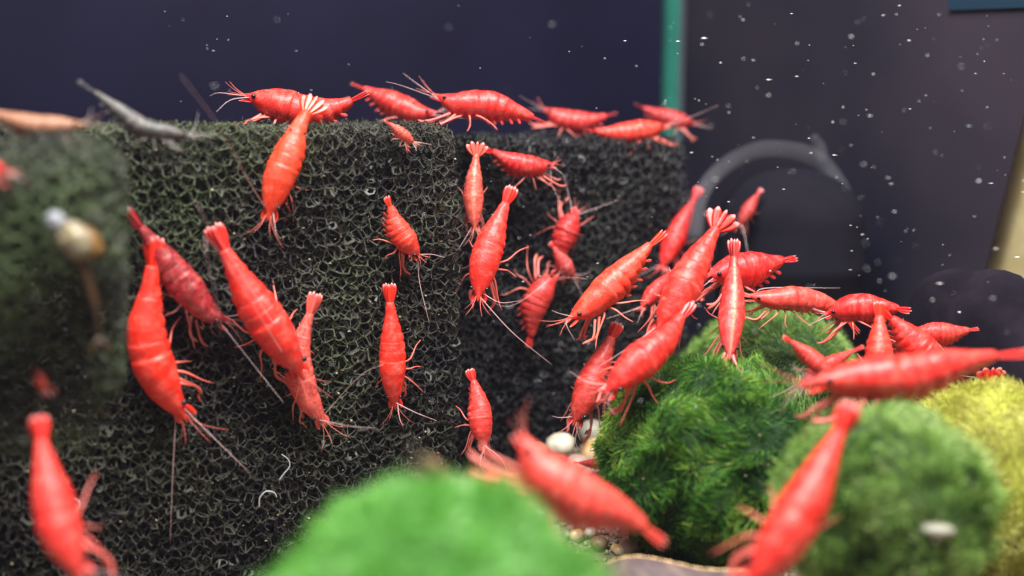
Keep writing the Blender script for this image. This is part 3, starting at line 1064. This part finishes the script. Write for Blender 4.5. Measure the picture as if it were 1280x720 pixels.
    if detail > 0:
        for s in (-1, 1):
            dv = unit(-th_ + bh_ * s * .22 - dh_ * .12)
            blade('antenna_scale', ph_ + bh_ * s * W * .24 - dh_ * W * .22, dv, unit(np.cross(dh_, dv)), dh_, L * .10, W * .19, W * .04, M_FAN)
    # --- feelers
    base = fr(.075)
    ra = 0.000058
    if ant is None:
        ant = []
        for s in (-1, 1):
            ln = L * rg.uniform(.30, .70)
            side = rg.uniform(.25, .9); dn_ = rg.uniform(-.3, .35); cv = rg.uniform(-.2, .9)
            b_ = base[0] + base[3] * s * W * .2 - base[2] * W * .15
            path = [b_]
            for t in (0.25, .5, .75, 1.0):
                path.append(b_ + (-base[1] * (t - cv * t * t * .6) + base[3] * s * side * t + base[2] * dn_ * t) * ln)
            ant.append(path)
    else:
        ant = [[base[0] + base[3] * (i * 2 - 1) * W * .2] + [P(x, y, d) for x, y, d in a] for i, a in enumerate(ant)]
    for path in ant:
        pa = catmull(path, 20)
        add(tube('antenna', pa, [ra * (1.25 - .9 * i / 19) for i in range(20)], M_FEEL, root, 4, ro))
    if detail > 0:
        for s in (-1, 1):
            for q in (0, 1):
                b_ = base[0] + base[3] * s * W * .12 + base[2] * W * .0
                ln = L * rg.uniform(.14, .24)
                path = [b_] + [b_ + (-base[1] * t + base[3] * s * (.25 + .35 * q) * t * t + base[2] * (.35 - .45 * q) * t * t) * ln for t in (.35, .7, 1)]
                add(tube('antennule', catmull(path, 8), [ra * 1.1 * (1.1 - .8 * i / 7) for i in range(8)], M_LEG_, root, 4, ro))
    # --- legs: two clawed pairs folded under the head, three walking pairs spread on the surface
    if legs > 0:
        for q, u in enumerate((.19, .225, .27, .315, .36)):
            p, t, dn, bn = fr(u)
            for s in (-1, 1):
                j1, j2, j3 = rg.uniform(-.2, .2, 3)
                hip = p + bn * s * W * .45 - dn * W * .75
                if q < 2:
                    k1 = hip - t * W * (.9 + j1) + bn * s * W * (.35 + j2) - dn * W * .75
                    k2 = k1 - t * W * (.5 + j3) - dn * W * (.25 + j1) - bn * s * W * .25
                    k3 = k2 - t * W * (.25 + j2) + dn * W * .05 + t * W * .5 * q
                    path = catmull([hip, k1, k2, k3], 9); rad = W * np.array([.10, .09, .08, .075, .075, .085, .105, .09, .04])
                else:
                    fb = (-1.15, -.1, .95)[q - 2]
                    k1 = hip + t * W * (fb * .35 + j1) + bn * s * W * (.42 + j2) * legs - dn * W * (.15 + .2 * j3)
                    k2 = k1 + t * W * (fb * .75 + j2) + bn * s * W * (.30 + j3) * legs - dn * W * (.55)
                    k3 = k2 + t * W * (fb * .5 + j3) + bn * s * W * (.30 + j1) * legs - dn * W * (.50 - .3 * legs + .15)
                    path = catmull([hip, k1, k2, k3], 10); rad = W * np.linspace(.075, .02, 10)
                add(tube('leg', path, rad, M_LEG_, root, 5, ro))
    # --- swimmerets
    if detail > 1:
        for q in range(5):
            u = SEG[q] + .045
            p, t, dn, bn = fr(u)
            e_ = np.interp(u, UB, DB) * W
            for s in (-1, 1):
                dv = unit(-dn + t * 1.3 * rg.uniform(.6, 1.3) + bn * s * .2)
                blade('pleopod', p - dn * e_ * .86 + bn * s * W * .28, dv, unit(np.cross(dv, bn)), bn, W * (.66 - .06 * q), W * .10, W * .02, M_PLEO_)
    return root


O1 = (0.90, 0.060, 0.024)   # orange red
R2 = (0.66, 0.030, 0.028)   # deep red
R3 = (0.45, 0.025, 0.028)   # dark wine red
PK = (0.82, 0.11, 0.085)     # pinkish
UP = (0, 1, 0.15)
TOC = (0, 0.15, 1)

# on and above the foam's top edge
shrimp('red shrimp standing sideways on the foam edge, crossed by another', [(301, 118), (335, 127), (385, 140), (425, 132), (459, 114)], 47, (0, 1, .25), (197, 199), seed=1,
       ant=[[(275, 116, 195), (262, 120, 195)], [(288, 125, 193), (270, 140, 190)]])
shrimp('red shrimp hanging head down over the foam edge, tail across another shrimp', [(334, 276), (346, 232), (362, 190), (378, 150), (396, 122)], 44, (0.05, .25, 1), (184, 185, 189), O1, seed=2, splay=1.2,
       ant=[[(310, 225, 176), (275, 160, 160), (226, 94, 150)], [(345, 290, 182), (352, 300, 182)]])
shrimp('red shrimp with raised tail tip resting behind the foam edge', [(548, 140), (520, 141), (490, 128), (440, 104)], 34, UP, (222, 224), R2, seed=3)
shrimp('long plump red shrimp lying along the foam top, tail sloping down', [(540, 117), (572, 130), (612, 131), (650, 141), (685, 155)], 38, UP, (210, 212), seed=4)
shrimp('blunt red shrimp sagging between two others on the far foam top', [(678, 134), (705, 150), (735, 151), (770, 141)], 30, UP, (240, 242), R2, seed=5)
shrimp('red shrimp low on the far foam top with its tail behind a blunt one', [(836, 156), (800, 164), (765, 166), (730, 162)], 30, UP, (238, 234), seed=6)
shrimp('dull red shrimp with a white tail tip in front of the green seam', [(872, 154), (845, 150), (820, 142), (794, 130)], 24, UP, (252, 254), R3, seed=7, mat=M_CLEAR)
shrimp('tiny pale orange young shrimp just under the foam top edge', [(519, 179), (507, 170), (494, 160), (481, 150)], 15, (.3, 1, .6), ('A', 2.0), PK, seed=8, mat=M_CLEAR, detail=1)
shrimp('short deep red shrimp with spread tail beside a pale striped one', [(694, 204), (668, 208), (640, 202), (604, 182)], 30, (0, 1, .5), (216, 214), R2, seed=9, splay=1.3, ant=[[(690, 230, 216), (700, 252, 216)], [(700, 215, 214), (706, 220, 214)]])
shrimp('slim pinkish shrimp with a pale back line and open tail fan', [(594, 290), (592, 262), (592, 230), (597, 178)], 27, (0.05, .1, 1), (206, 208), PK, seed=10, mat=M_STRIPEC, splay=1.5)
# on the front face of the foam
shrimp('large red shrimp climbing head down beside the foam corner', [(597, 377), (604, 335), (616, 295), (640, 234)], 41, (-.15, .1, 1), (199, 203), O1, seed=11, legs=1.3,
       ant=[[(640, 415, 199), (690, 456, 199)], [(625, 378, 199), (650, 376, 199)]])
shrimp('orange red shrimp showing its notched belly and claws on the foam', [(526, 321), (508, 302), (495, 280), (485, 246)], 33, (.75, .3, .6), ('A', 2.2), O1, seed=12, ant=[[(540, 318, 196), (556, 322, 196)], [(524, 350, 195), (537, 405, 195)]])
shrimp('red shrimp facing up with spread legs on the recessed foam', [(722, 262), (712, 280), (703, 305), (700, 338)], 34, (.5, .3, 1), ('B', 3.5), R2, seed=13, mat=M_CLEAR, legs=1.5)
shrimp('small pale red shrimp tucked beneath one facing up', [(719, 346), (708, 333), (698, 318), (688, 303)], 20, (.5, .5, 1), ('B', 4.0), PK, seed=14, mat=M_CLEAR, detail=1)
shrimp('dark red shrimp hanging tail down with pale banded legs', [(699, 344), (682, 358), (668, 385), (663, 434)], 37, (.8, -.3, .7), ('B', 6.0), R2, seed=15, legs=1.8, ant=[[(715, 347, 210), (735, 349, 210)], [(640, 382, 208), (604, 372, 206)]])
shrimp('straight red shrimp head down in the middle of the foam face', [(494, 512), (491, 470), (490, 420), (486, 356)], 36, (-.05, .05, 1), ('A', 2.4), seed=16, legs=1.3, ant=[[(518, 515, 194), (546, 526, 194)], [(500, 525, 194), (505, 532, 194)]])
shrimp('pink red shrimp head down, crossed by a big plump shrimp', [(408, 533), (381, 490), (374, 440), (396, 368)], 38, (.5, .1, .9), ('A', 2.4), PK, seed=17, mat=M_CLEAR, ant=[[(440, 533, 182), (470, 535, 182)], [(450, 470, 186), (480, 455, 186)]])
shrimp('big plump orange shrimp lying aslant on the foam face', [(380, 474), (346, 420), (308, 362), (266, 284)], 55, (.25, .15, 1), ('A', 5.6), O1, seed=18, legs=1.1, ant=[[(262, 300, 160), (270, 370, 162), (276, 420, 164)], [(255, 270, 165), (250, 262, 165)]])
shrimp('dark wine red shrimp tucked behind a big orange one', [(290, 404), (255, 385), (215, 335), (160, 262)], 45, (.6, .6, .6), ('A', 2.4), R3, seed=19, mat=M_CLEAR)
shrimp('big orange shrimp bent head down with a narrow raised tail', [(234, 528), (203, 480), (183, 420), (188, 360), (191, 298)], 56, (-.1, .1, 1), ('A', 3.6), O1, seed=20, legs=.9)
shrimp('blurred red shrimp low on the foam near the dark gap', [(104, 724), (78, 670), (60, 600), (46, 522)], 56, (.05, .1, 1), (136, 140), seed=21)
shrimp('faint pink young shrimp in the shadow below the green foam', [(57, 490), (51, 478), (46, 465), (40, 452)], 17, TOC, (146, 146), PK, seed=22, mat=M_CLEAR, detail=1)
shrimp('red shrimp peeking in at the edge of the green foam', [(14, 216), (-8, 210), (-40, 206), (-75, 208)], 22, UP, (133, 131), R2, seed=23, detail=1)
shrimp('slim red shrimp half sunk into the foam corner, head down', [(607, 562), (601, 530), (598, 500), (588, 462)], 33, (.5, .1, 1), (197, 199), seed=24, ant=[[(625, 572, 196), (635, 590, 196)], [(600, 580, 196), (612, 596, 196)]])
# in open water and on the moss
shrimp('red shrimp swimming past the moss ball with curled front legs', [(706, 402), (742, 378), (785, 335), (828, 289)], 43, (-.55, .8, .4), (196, 200), O1, seed=25, ant=[[(708, 405, 195), (718, 425, 195)], [(700, 392, 195), (690, 388, 195)]])
shrimp('blurred red shrimp upright behind the crowded moss ball', [(826, 338), (838, 310), (852, 280), (874, 234)], 30, (-.4, .1, 1), (236, 240), seed=26)
shrimp('small red shrimp slanting down at the top of the moss', [(800, 386), (812, 372), (826, 355), (845, 335)], 22, (-.5, .6, .6), (212, 216), R2, seed=27)
shrimp('large red shrimp head down over the top of the moss ball', [(820, 420), (848, 370), (872, 325), (908, 264)], 48, (-.1, .3, 1), (186, 192), seed=28, splay=1.4)
shrimp('large red shrimp on the flank of the moss with orange legs', [(754, 492), (800, 452), (836, 418), (862, 376)], 50, (-.2, .5, 1), (178, 186), seed=29, legs=1.2, ant=[[(735, 478, 178), (712, 464, 180)], [(760, 505, 178), (770, 520, 178)]])
shrimp('brownish red shrimp diving tail up beside the pebbles', [(716, 532), (735, 490), (750, 455), (772, 404)], 42, (-.3, .3, 1), (200, 204), (0.62, 0.055, 0.035), seed=30, ant=[[(700, 522, 200), (690, 520, 200)], [(720, 555, 201), (738, 572, 203)]])
shrimp('broad red shrimp seen sideways behind a striped one', [(882, 344), (910, 340), (945, 333), (994, 321)], 46, (.1, 1, .3), (204, 208), seed=31)
shrimp('red shrimp with a pale back stripe head down on the moss', [(912, 450), (913, 415), (916, 370), (918, 300)], 35, (.0, .3, 1), (186, 196), seed=32, mat=M_STRIPE, legs=1.2)
shrimp('pinkish red shrimp lying level on the moss, tail bent down', [(930, 368), (965, 374), (1005, 374), (1045, 386), (1074, 414)], 33, (.05, 1, .5), (203, 205), (0.80, 0.075, 0.06), seed=33, ant=[[(960, 360, 205), (1050, 360, 208)], [(920, 366, 204), (910, 372, 204)]])
shrimp('red shrimp with a wide tail fan behind the level pinkish one', [(1030, 392), (1060, 386), (1090, 384), (1138, 386)], 38, (0, 1, .3), (200, 197), seed=34, splay=1.5)
shrimp('red shrimp standing tail up behind the large hovering one', [(1104, 500), (1100, 465), (1099, 425), (1100, 378)], 38, TOC, (183, 187), seed=35)
shrimp('red shrimp leaning tail up against an upright one', [(1182, 470), (1160, 446), (1135, 420), (1104, 386)], 44, (.5, .5, .6), (190, 190), seed=36)
shrimp('large blurred red shrimp hovering level over the green moss balls', [(1002, 478), (1060, 474), (1130, 470), (1200, 452), (1282, 438)], 60, (0, 1, .2), (158, 160), seed=37, legs=.8, ant=[[(985, 500, 158), (975, 520, 158)], [(1000, 465, 160), (990, 455, 162)]])
shrimp('small dark red shrimp with frilled tail raised towards the moss', [(1046, 474), (1028, 460), (1008, 442), (980, 420)], 24, (.3, .6, .7), (176, 178), R2, seed=38)
shrimp('small dark red shrimp flicking its tail beside a frilled one', [(1000, 480), (1020, 464), (1045, 450), (1078, 432)], 20, (-.2, 1, .3), (180, 182), R2, seed=39, detail=1)
shrimp('faded red shrimp far back below the dark rock', [(1140, 412), (1165, 416), (1190, 416), (1222, 410)], 30, UP, (193, 192), R2, seed=40, detail=1)
shrimp('red shrimp with flared tail between the rock and yellow moss', [(1230, 585), (1234, 550), (1236, 505), (1241, 460)], 38, (0, .3, 1), (192, 192, 189), seed=41, splay=1.8, detail=1)
shrimp('large blurred red shrimp leaning head down against the patchy moss ball', [(930, 736), (968, 690), (1006, 630), (1034, 570), (1066, 508)], 66, (.1, .25, 1), (134, 140), seed=42, legs=1.1, ant=[[(915, 740, 134), (890, 745, 134)], [(940, 745, 132), (960, 760, 130)]])
shrimp('large blurred red shrimp drooping over the bright green moss ball', [(652, 538), (676, 588), (725, 622), (775, 640), (832, 676)], 72, (.6, .8, .2), (142, 142), (0.80, 0.06, 0.05), seed=43, legs=.6, ant=[[(662, 560, 150), (690, 590, 156)], [(640, 548, 142), (632, 556, 143)]])
shrimp('pink red shrimp half hidden behind the bright green moss ball', [(590, 598), (618, 604), (650, 610), (690, 625)], 40, UP, (152, 152), PK, seed=44, mat=M_CLEAR, detail=1)
shrimp('thin red shrimp lying under the orange pebble', [(772, 578), (755, 579), (738, 579), (716, 578)], 14, UP, (212, 212), R2, seed=45, detail=1)
shrimp('faint dark red shrimp in front of the filter drum', [(924, 282), (932, 268), (940, 254), (952, 236)], 19, (-.3, .3, 1), (232, 234), R3, seed=46, detail=1)
# wild coloured ones
shrimp('tan brown shrimp walking along the green foam top', [(110, 154), (80, 158), (45, 158), (5, 146), (-30, 132)], 31, UP, (150, 148), (0.34, 0.20, 0.12), name='tan_shrimp', group='wild coloured shrimp', seed=47, ant=[[(112, 146, 150), (114, 135, 150)], [(118, 156, 150), (126, 162, 150)]])
shrimp('grey brown shrimp with raised slender tail on the foam top', [(246, 172), (215, 166), (180, 160), (145, 135), (100, 101)], 26, UP, (167, 163), (0.075, 0.068, 0.070), name='grey_shrimp', group='wild coloured shrimp', seed=48, ant=[[(256, 168, 167), (268, 172, 167)], [(243, 160, 168), (248, 140, 168)]])
shrimp('tan shrimp resting on top of the bright green moss ball', [(528, 571), (536, 582), (548, 590), (572, 602)], 24, (.3, 1, .2), (117, 123), (0.38, 0.26, 0.14), name='tan_shrimp', group='wild coloured shrimp', seed=49, detail=1)

# ------------------------------------------------------------------ waste flakes caught on foam and moss
rg = np.random.default_rng(55)
V, F = [], []


def flake(c, r):
    q = octa * r * rg.uniform(0.5, 1.3, (6, 1)) * np.array([1.3, 1, .5])
    an = rg.uniform(0, 6.28); ca, sa = math.cos(an), math.sin(an)
    q = q @ np.array([[ca, sa, 0.3], [-sa, ca, 0.4], [0.2, -0.3, 1]])
    st = len(V); V.extend(list(q + c)); F.extend([(a + st, b + st, cc + st) for a, b, cc in of])


for i in range(420):
    flake(on_plane(rg.uniform(-20, 570), rg.uniform(185, 715), A_PT, rg.uniform(-1.5, 0.4)), rg.uniform(0.10, 0.34) * MM)
for i in range(130):
    flake(on_plane(rg.uniform(585, 820), rg.uniform(190, 520), B_PT, rg.uniform(-1.5, 0.4)), rg.uniform(0.10, 0.30) * MM)
for cb, Rb in ((BALL_1, .0186), (BALL_1B, .0198), (BALL_2, .0150)):
    for i in range(90):
        dv = unit(rg.normal(size=3) + np.array([0, -1.2, .4]))
        flake(cb + dv * Rb * rg.uniform(.96, 1.01), rg.uniform(0.10, 0.30) * MM)
M_FLAKE = noise_mat('waste_flake', [(0.07, 0.045, 0.025), (0.22, 0.17, 0.09), (0.50, 0.44, 0.28)], 700, 0.6, detail=1)
tag(big_mesh('waste_flakes', np.array(V), np.array(F), M_FLAKE, None, False), 'brown waste flakes caught on foam and moss', 'flakes', kind='stuff')

# ------------------------------------------------------------------ specks drifting in the water
rg = np.random.default_rng(99)
V, F = [], []
for i in range(380):
    if i < 170: px, py = rg.uniform(200, 900), rg.uniform(0, 560)
    else: px, py = rg.uniform(820, 1280), rg.uniform(0, 420)
    d = rg.uniform(150, 215) if i % 3 else rg.uniform(200, 235)
    r = rg.uniform(0.04, 0.11) * MM * (2.2 if rg.random() < (.25 if px > 860 else .06) else 1)
    c = P(px, py, d)
    q = octa * r * rg.uniform(0.6, 1.3, (6, 1)) * np.array([1.4 + 2.2 * (i % 2), .6, .6])
    s = len(V); V += list(q + c); F += [(a + s, b + s, cc + s) for a, b, cc in of]
M_SPECK = plain('speck', (0.85, 0.87, 0.92), 0.25)
tag(big_mesh('drifting_specks', np.array(V), np.array(F), M_SPECK), 'tiny white specks drifting in the water', 'specks', kind='stuff')

# ------------------------------------------------------------------ the slightly cloudy water
hm = bpy.data.materials.new('cloudy_water'); hm.use_nodes = True
nt = hm.node_tree; nt.nodes.remove(nt.nodes['Principled BSDF'])
pv = nd(nt, 'ShaderNodeVolumePrincipled')
pv.inputs['Color'].default_value = (0.66, 0.64, 0.92, 1); pv.inputs['Density'].default_value = 0.042; pv.inputs['Anisotropy'].default_value = 0.2
nt.links.new(pv.outputs[0], nt.nodes['Material Output'].inputs['Volume'])
hx, hy, hz = (-0.27, 0.27), (-0.05, 0.42), (-0.095, 0.082)
V = [(x, y, z) for x in hx for y in hy for z in hz]
tag(mesh_obj('haze', V, [(0, 1, 3, 2), (4, 6, 7, 5), (0, 4, 5, 1), (2, 3, 7, 6), (1, 5, 7, 3), (0, 2, 6, 4)], hm, None, False), kind='stuff')
